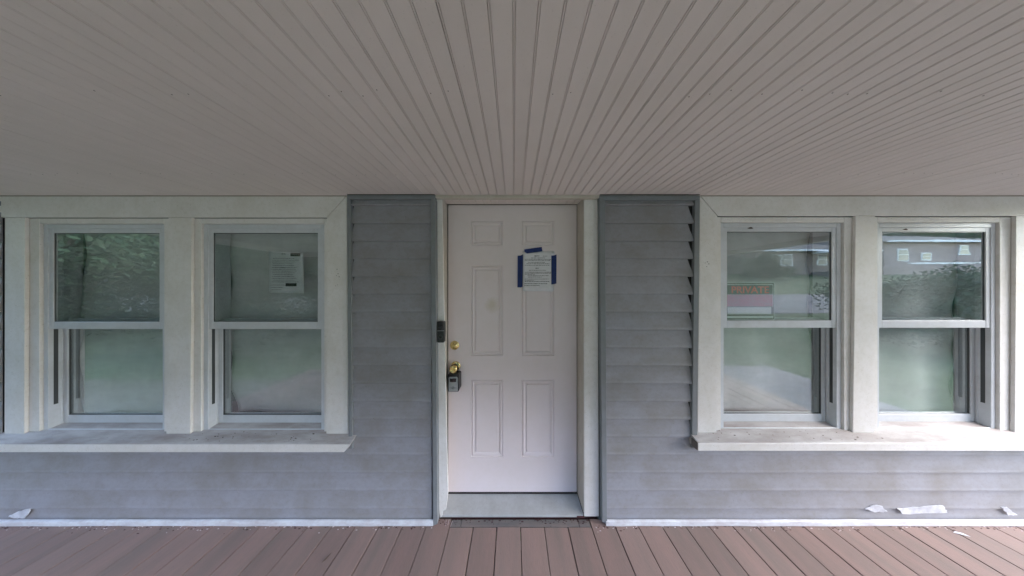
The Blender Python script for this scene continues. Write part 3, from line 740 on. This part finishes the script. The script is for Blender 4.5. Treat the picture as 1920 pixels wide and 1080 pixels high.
tape([(970.6, 479.5), (976.5, 479.2), (980.6, 476.8), (979.8, 537.4), (976.5, 539), (970.3, 538.8)])
tape([(1033.8, 479.3), (1038.5, 479), (1043.6, 477.2), (1043.2, 531.5), (1040, 532.6), (1033.9, 533.4)])
tape([(983.0, 467.6), (1015.8, 463.0), (1017.0, 471.2), (988, 475.4), (983.2, 471.8)])

# notice inside the left window
wnote = empty('window_notice', 'typed sheet with two blacked-out boxes behind the window glass', 'notice')
NY = W['b']['Yp']+0.006
paper([(504, 471), (568, 473.5), (570, 550), (505, 549)], NY, M['paper'], wnote, curl=0.001)
rows2 = [(509+random.uniform(0, 3), 562-random.uniform(0, 14), 484+3.4*i) for i in range(14)]
text_rows(rows2+[(508, 535, 534), (508, 530, 538.5), (510, 528, 543)], NY-0.0020, wnote, M['ink'], 9, 0.9)
text_rows([(528, 536, 475.5), (526, 535, 501)], NY-0.0021, wnote, M['inkbold'], 11, 1.4)
for q_ in ((544.5, 563, 474.5, 480.5), (535.5, 556, 531, 536.8)):
    prism('blacked_out_box', [U(q_[0], q_[2], NY-0.0024), U(q_[1], q_[2], NY-0.0024), U(q_[1], q_[3], NY-0.0024), U(q_[0], q_[3], NY-0.0024)], NY-0.0024, NY-0.0021, M['redact'], wnote)

# PRIVATE sign inside the right window
sg = empty('private_sign', 'black, red and white PRIVATE sign leaning behind the window glass', 'sign')
SY = W['c']['Yp']+0.008
def sq(name, x0, x1, y0, y1, m, dy, r=0.0):
    (a, zt_), (b, zb_) = U(x0, y0, SY), U(x1, y1, SY)
    pts = rr_(a, b, zb_, zt_, r) if r else [(a, zb_), (b, zb_), (b, zt_), (a, zt_)]
    return prism(name, pts, SY-dy, SY-dy+0.0012, m, sg)
sq('board', 1359, 1453, 528.8, 600.5, M['signwhite'], 0.0, 0.010)
sq('border', 1359.5, 1451.5, 530.6, 598.8, M['signblack'], 0.0006, 0.008)
sq('inner_line', 1360, 1449.5, 533.0, 596.6, M['signwhite'], 0.0010, 0.004)
sq('header_band', 1360.3, 1448.3, 534.3, 552.2, M['signblack'], 0.0016)
sq('red_band', 1360.3, 1448.3, 552.4, 574.4, M['signpink'], 0.0016)
sq('footer_band', 1360.3, 1448.8, 574.6, 592.5, M['signblack'], 0.0015)
sq('blank_box', 1363.5, 1445.5, 575.8, 589.2, M['signwhite'], 0.0020)
cu = bpy.data.curves.new('lettering', 'FONT'); cu.body = 'PRIVATE'; cu.size = 1.0; cu.extrude = 0.004; cu.offset = 0.022; cu.align_x = 'CENTER'
lt = bpy.data.objects.new('lettering', cu); COL.objects.link(lt); cu.materials.append(M['signred']); lt.parent = sg
bpy.context.view_layer.update()
(xa, zt_), (xb, zb_) = U(1370.5, 536.2, SY), U(1440.5, 549.4, SY)
dim = lt.dimensions
lt.rotation_euler = (R(90), 0, 0); lt.scale = ((xb-xa)/max(dim.x, .01), (zt_-zb_)/0.74, 0.06)
lt.location = ((xa+xb)/2, SY-0.0024, zb_)
bpy.context.view_layer.update()
me_ = bpy.data.meshes.new_from_object(lt.evaluated_get(bpy.context.evaluated_depsgraph_get()))
lm = bpy.data.objects.new('lettering', me_); COL.objects.link(lm); lm.parent = sg; lm.rotation_euler = lt.rotation_euler; lm.scale = lt.scale; lm.location = lt.location
bpy.data.objects.remove(lt); lm.name = 'lettering'

# ================================================================== SMALL THINGS
def blob(name, pts, label, cat, m=M['debris']):
    """a small crumpled leaf: bent outline with thickness"""
    bm = bmesh.new(); top = [bm.verts.new(p) for p in pts]; c0 = sum((Vector(p) for p in pts), Vector())/len(pts)
    cu_ = bm.verts.new(c0+Vector((0, -0.002, 0.004))); cd = bm.verts.new(c0+Vector((0, 0.001, -0.001)))
    for i in range(len(top)):
        j = (i+1) % len(top); bm.faces.new((top[i], top[j], cu_)); bm.faces.new((top[j], top[i], cd))
    return tag(link(name, from_bm(name, bm), m), label, cat)
Yd_ = 349.4*H/(1046-535)
x_, _ = U(612, 1046, Yd_)
blob('dead_leaf', [(x_-0.006, Yd_-0.020, 0.003), (x_+0.001, Yd_-0.008, 0.006), (x_+0.004, Yd_+0.006, 0.004), (x_+0.012, Yd_+0.020, 0.003), (x_+0.011, Yd_+0.006, 0.005), (x_+0.004, Yd_-0.008, 0.002)], 'small dark dead leaf lying on the deck boards left of the door', 'leaf')
def bug(px, py, Y, label, s=1.0):
    x, z = U(px, py, Y)
    blob('dead_moth', [(x-0.022*s, Y-0.001, z-0.001), (x-0.006*s, Y-0.003, z+0.006), (x+0.002, Y-0.003, z+0.007), (x+0.020*s, Y-0.001, z), (x+0.006, Y-0.003, z-0.004), (x-0.008, Y-0.003, z-0.004)], label, 'insect')
bug(1407, 428, 1.188*KY, 'dark dead moth on the top rail above the PRIVATE sign window', 1.0)
bug(1697, 430.5, 1.188*KY, 'dark dead moth on the top rail of the far right window', 0.9)
def crumbs(x0, x1, Y0, Y1, zf_, n, name, label, m):
    bm = bmesh.new()
    for i in range(n):
        x = random.uniform(x0, x1); y = random.uniform(Y0, Y1); s = random.uniform(0.0008, 0.0035); z = zf_(y)
        add_box(bm, x, x+s*random.uniform(1, 3), y, y+s, z, z+s*0.6)
    tag(link(name, from_bm(name, bm), m), label, kind='stuff')
slope = lambda zo: (lambda y: H-0.956+zo+(y-1.129)*0.043/0.133)
crumbs(-2.1, -1.25, 1.135, 1.19, slope(0), 45, 'debris', 'dark crumbs on the sill left of the door', M['debris'])
crumbs(1.2, 2.3, 1.135, 1.19, slope(0.008), 40, 'debris', 'dark crumbs on the sill right of the door', M['debris'])
# chips hanging at the door-frame foot
blob('paint_flake', [(x, y, 0.004) for x, y in ((2.66, 1.128), (2.685, 1.134), (2.71, 1.126), (2.72, 1.108), (2.69, 1.118))], 'curled white paint flake on the deck below the far right window', 'paint flake', M['bare'])

# ================================================================== ACROSS THE STREET (seen mirrored in the panes)
M['brick1'] = worn('tan brick', (0.24, 0.19, 0.165), (0.17, 0.135, 0.12), 0.6, 1.5, 0.9, fine=14)
M['brick2'] = worn('pinkish brick', (0.36, 0.27, 0.25), (0.26, 0.20, 0.19), 0.6, 1.5, 0.9, fine=14)
M['shingle'] = worn('grey shingles', (0.10, 0.095, 0.10), (0.06, 0.055, 0.06), 0.6, 1.5, 0.9, fine=12)
M['darkpane'] = mat('dark window pane', (0.03, 0.04, 0.05), 0.1)
M['trimwhite'] = mat('bright white trim', (0.80, 0.80, 0.80), 0.6)
def house(x0, x1, yf, depth, base, eave, m, label, wins, porch=None):
    t = empty('house', label, 'house', ((x0+x1)/2, yf, base)); L_ = Vector(t.location)
    def put(o): o.location = -L_; return o
    put(box('wall', x0, x1, yf-depth, yf, base-1.2, eave, m, t))
    ridge = eave+1.9; ov = 0.45; bm = bmesh.new()
    e = [(x0-ov, yf+ov, eave), (x1+ov, yf+ov, eave), (x1+ov, yf-depth-ov, eave), (x0-ov, yf-depth-ov, eave)]
    hip = depth/2
    r_ = [(x0+hip*0.7, yf-depth/2, ridge), (x1-hip*0.7, yf-depth/2, ridge)]
    v = [bm.verts.new(p) for p in e+r_]
    for q in ((0, 1, 5, 4), (1, 2, 5), (2, 3, 4, 5), (3, 0, 4), (3, 2, 1, 0)): bm.faces.new([v[i] for i in q])
    put(link('roof', from_bm('roof', bm), M['shingle'], t))
    put(box('gutter', x0-ov, x1+ov, yf+ov, yf+ov+0.12, eave-0.14, eave+0.05, M['trimwhite'], t))
    for (wx, wz, ww, wh) in wins:
        w_ = put(box('window', wx-ww/2, wx+ww/2, yf+0.01, yf+0.07, wz-wh/2, wz+wh/2, M['trimwhite'], t))
        n = 2 if ww > 1.5 else 1
        for i in range(n):
            a = wx-ww/2+0.10+i*(ww-0.1)/n; b = wx-ww/2+(i+1)*(ww-0.1)/n
            for (c_, d_) in ((wz-wh/2+0.1, wz-0.03), (wz+0.03, wz+wh/2-0.1)):
                p_ = box('pane', a, b, yf+0.071, yf+0.08, c_, d_, M['darkpane'], w_)
    return t, put
t1, put = house(28.6, 42.0, -19.6, 8.0, 2.72, 5.6, M['brick1'], 'low tan brick house across the street with white window pair',
      [(31.6, 4.5, 2.5, 1.35), (36.4, 4.55, 1.1, 1.3), (38.8, 4.6, 1.1, 1.2)])
put(box('porch_slab', 35.2, 40.0, -19.6, -18.0, 2.2, 3.0, M['asphalt'], t1)); put(box('porch_canopy', 35.0, 40.2, -19.5, -17.8, 5.2, 5.35, M['trimwhite'], t1))
t2, put = house(45.0, 60.0, -20.2, 9.0, 2.85, 6.8, M['brick2'], 'pinkish brick house across the street behind the dark bush',
      [(47.2, 5.2, 1.3, 1.5), (50.0, 5.0, 1.2, 1.0), (54.6, 5.8, 1.2, 1.2)])
for i in range(0): put(box('rail_post', 45.2+i*0.8, 45.28+i*0.8, -18.8, -18.72, 3.0, 3.95, M['trimwhite'], t2))
put(box('rail', 45.0, 56.0, -18.84, -18.68, 3.95, 4.08, M['trimwhite'], t2))

def tree_meshes(seed, rx, rz, n, leaf):
    rr = random.Random(seed); bm = bmesh.new()
    cl = []
    for i in range(26):
        a = rr.uniform(0, 6.28); u = rr.uniform(-1, 1); q = rr.uniform(0.35, 1.0)**0.6
        cl.append((math.cos(a)*math.sqrt(1-u*u)*rx*q, math.sin(a)*math.sqrt(1-u*u)*rx*q, u*rz*q, rr.uniform(0.25, 0.45)*rx))
    for i in range(n):
        c = rr.choice(cl); d = Vector((rr.gauss(0, 1), rr.gauss(0, 1), rr.gauss(0, 0.8))); d = d.normalized()*c[3]*rr.uniform(0.4, 1.05)
        p = Vector(c[:3])+d; s = leaf*rr.uniform(0.6, 1.3)
        A = Vector((rr.gauss(0, 1), rr.gauss(0, 1), rr.gauss(0, 1))).normalized(); B_ = A.orthogonal().normalized()
        bm.faces.new([bm.verts.new(p+A*s), bm.verts.new(p+B_*s*.5), bm.verts.new(p-A*s), bm.verts.new(p-B_*s*.5)])
    me = bpy.data.meshes.new('crown'); bm.to_mesh(me); bm.free(); return me
crowns = [tree_meshes(1, 3.6, 4.2, 26000, 0.12), tree_meshes(2, 4.2, 3.6, 26000, 0.12)]
shrubm = tree_meshes(5, 1.5, 1.0, 16000, 0.045)
bm = bmesh.new(); add_tube(bm, [(0, 0, -0.5), (0.05, 0, 2), (-0.1, 0.1, 4.5), (0.1, 0, 8)], [0.32, 0.24, 0.18, 0.06], 9)
for i in range(6):
    a = i*1.05; add_tube(bm, [(0, 0, 3.2+i*.5), (math.cos(a)*1.2, math.sin(a)*1.2, 4.6+i*.5), (math.cos(a)*2.4, math.sin(a)*2.4, 6.0+i*.5)], [0.10, 0.07, 0.03], 6)
trunkm = from_bm('trunk', bm)
def tree(x, y, s, v, m, label):
    t = empty('tree', label, 'tree', (x, y, gz(y)), 'trees beyond the street')
    o = bpy.data.objects.new('crown', crowns[v]); COL.objects.link(o); o.parent = t; o.location = (0, 0, 6.2*s); o.scale = (s, s, s); o.rotation_euler = (0, 0, x)
    if not crowns[v].materials: crowns[v].materials.append(m)
    o2 = bpy.data.objects.new('trunk', trunkm); COL.objects.link(o2); o2.parent = t; o2.scale = (s, s, s)
    if not trunkm.materials: trunkm.materials.append(M['bark'])
rr0 = random.Random(77); bm = bmesh.new()
for i in range(34000):
    x = rr0.uniform(-170, 170); y = -52-rr0.uniform(0, 10)-0.1*abs(x)*0; p = Vector((x, y, gz(y)+rr0.uniform(0, 1)*((13 if x > 30 else 9)+1.5*math.sin(x*.11)+1.2*math.sin(x*.31+1)))); s_ = rr0.uniform(0.5, 1.1)
    A = Vector((rr0.gauss(0, 1), rr0.gauss(0, 1), rr0.gauss(0, 1))).normalized(); B_ = A.orthogonal().normalized()
    bm.faces.new([bm.verts.new(p+A*s_), bm.verts.new(p+B_*s_*.7), bm.verts.new(p-A*s_), bm.verts.new(p-B_*s_*.7)])
me_ = bpy.data.meshes.new('far_woods'); bm.to_mesh(me_); bm.free()
tag(link('far_woods', me_, M['leaf2']), 'dark far-off woods closing the view behind the houses', kind='stuff')
spots = [(-8, -24, 1.2, 0), (-14, -15, 1.0, 1), (-20, -25, 1.3, 0), (-27, -14, 1.0, 1), (-33, -27, 1.3, 0), (-42, -18, 1.2, 1), (-13, -32, 1.4, 1), (0, -30, 1.3, 0), (9, -26, 1.2, 1),
         (17, -32, 1.4, 0), (24.5, -24, 1.0, 1), (29, -36, 1.5, 0), (38, -38, 1.6, 1), (48, -38, 1.6, 0), (58, -37, 1.6, 1), (70, -34, 1.5, 0), (-52, -26, 1.4, 0), (-62, -14, 1.2, 1), (-24, -5, 0.8, 1), (-15, -3.5, 0.7, 1), (-16, 3.5, 0.8, 0)]
for i, (x, y, s, v) in enumerate(spots):
    where = ('near the gravel driveway' if x < -10 and y > -12 else 'across the street, beyond the driveway' if x < -10 else 'across the street, facing the door' if x < 20 else 'behind the tan brick house' if x < 44 else 'behind the pinkish brick house')
    tree(x, y, s, v, (M['leaf1'], M['leaf2'])[v], ('broad mid-green tree ' if v == 0 else 'squat dark green tree ')+where)
for (x, y, s, lab_) in ((13.4, -3.6, 1.15, 'dark green bush beside the street mirrored in the far right window'), (26.6, -17.6, 1.2, 'green bush at the corner of the tan brick house'), (16.5, -5.0, 0.9, 'rounded green bush behind the larger bush by the street'),
        (-5.2, -4.9, 1.2, 'leafy green bush across the lawn, first beyond the driveway corner'), (-8.4, -4.4, 1.35, 'tall green bush beyond the driveway, second in the row'), (-11.6, -5.0, 1.15, 'low green bush in the middle of the roadside row'),
        (-15.2, -4.6, 1.5, 'tallest green bush of the roadside row'), (-19.5, -5.0, 1.3, 'green bush at the far end of the roadside row'), (-6.9, -5.6, 0.9, 'smallest green bush tucked behind the roadside row')):
    o = bpy.data.objects.new('shrub', shrubm.copy() if False else shrubm); COL.objects.link(o); o.location = (x, y, gz(y)+0.9*s); o.scale = (s, s, s)
    if not shrubm.materials: shrubm.materials.append(M['leaf2'])
    tag(o, lab_, 'bush')
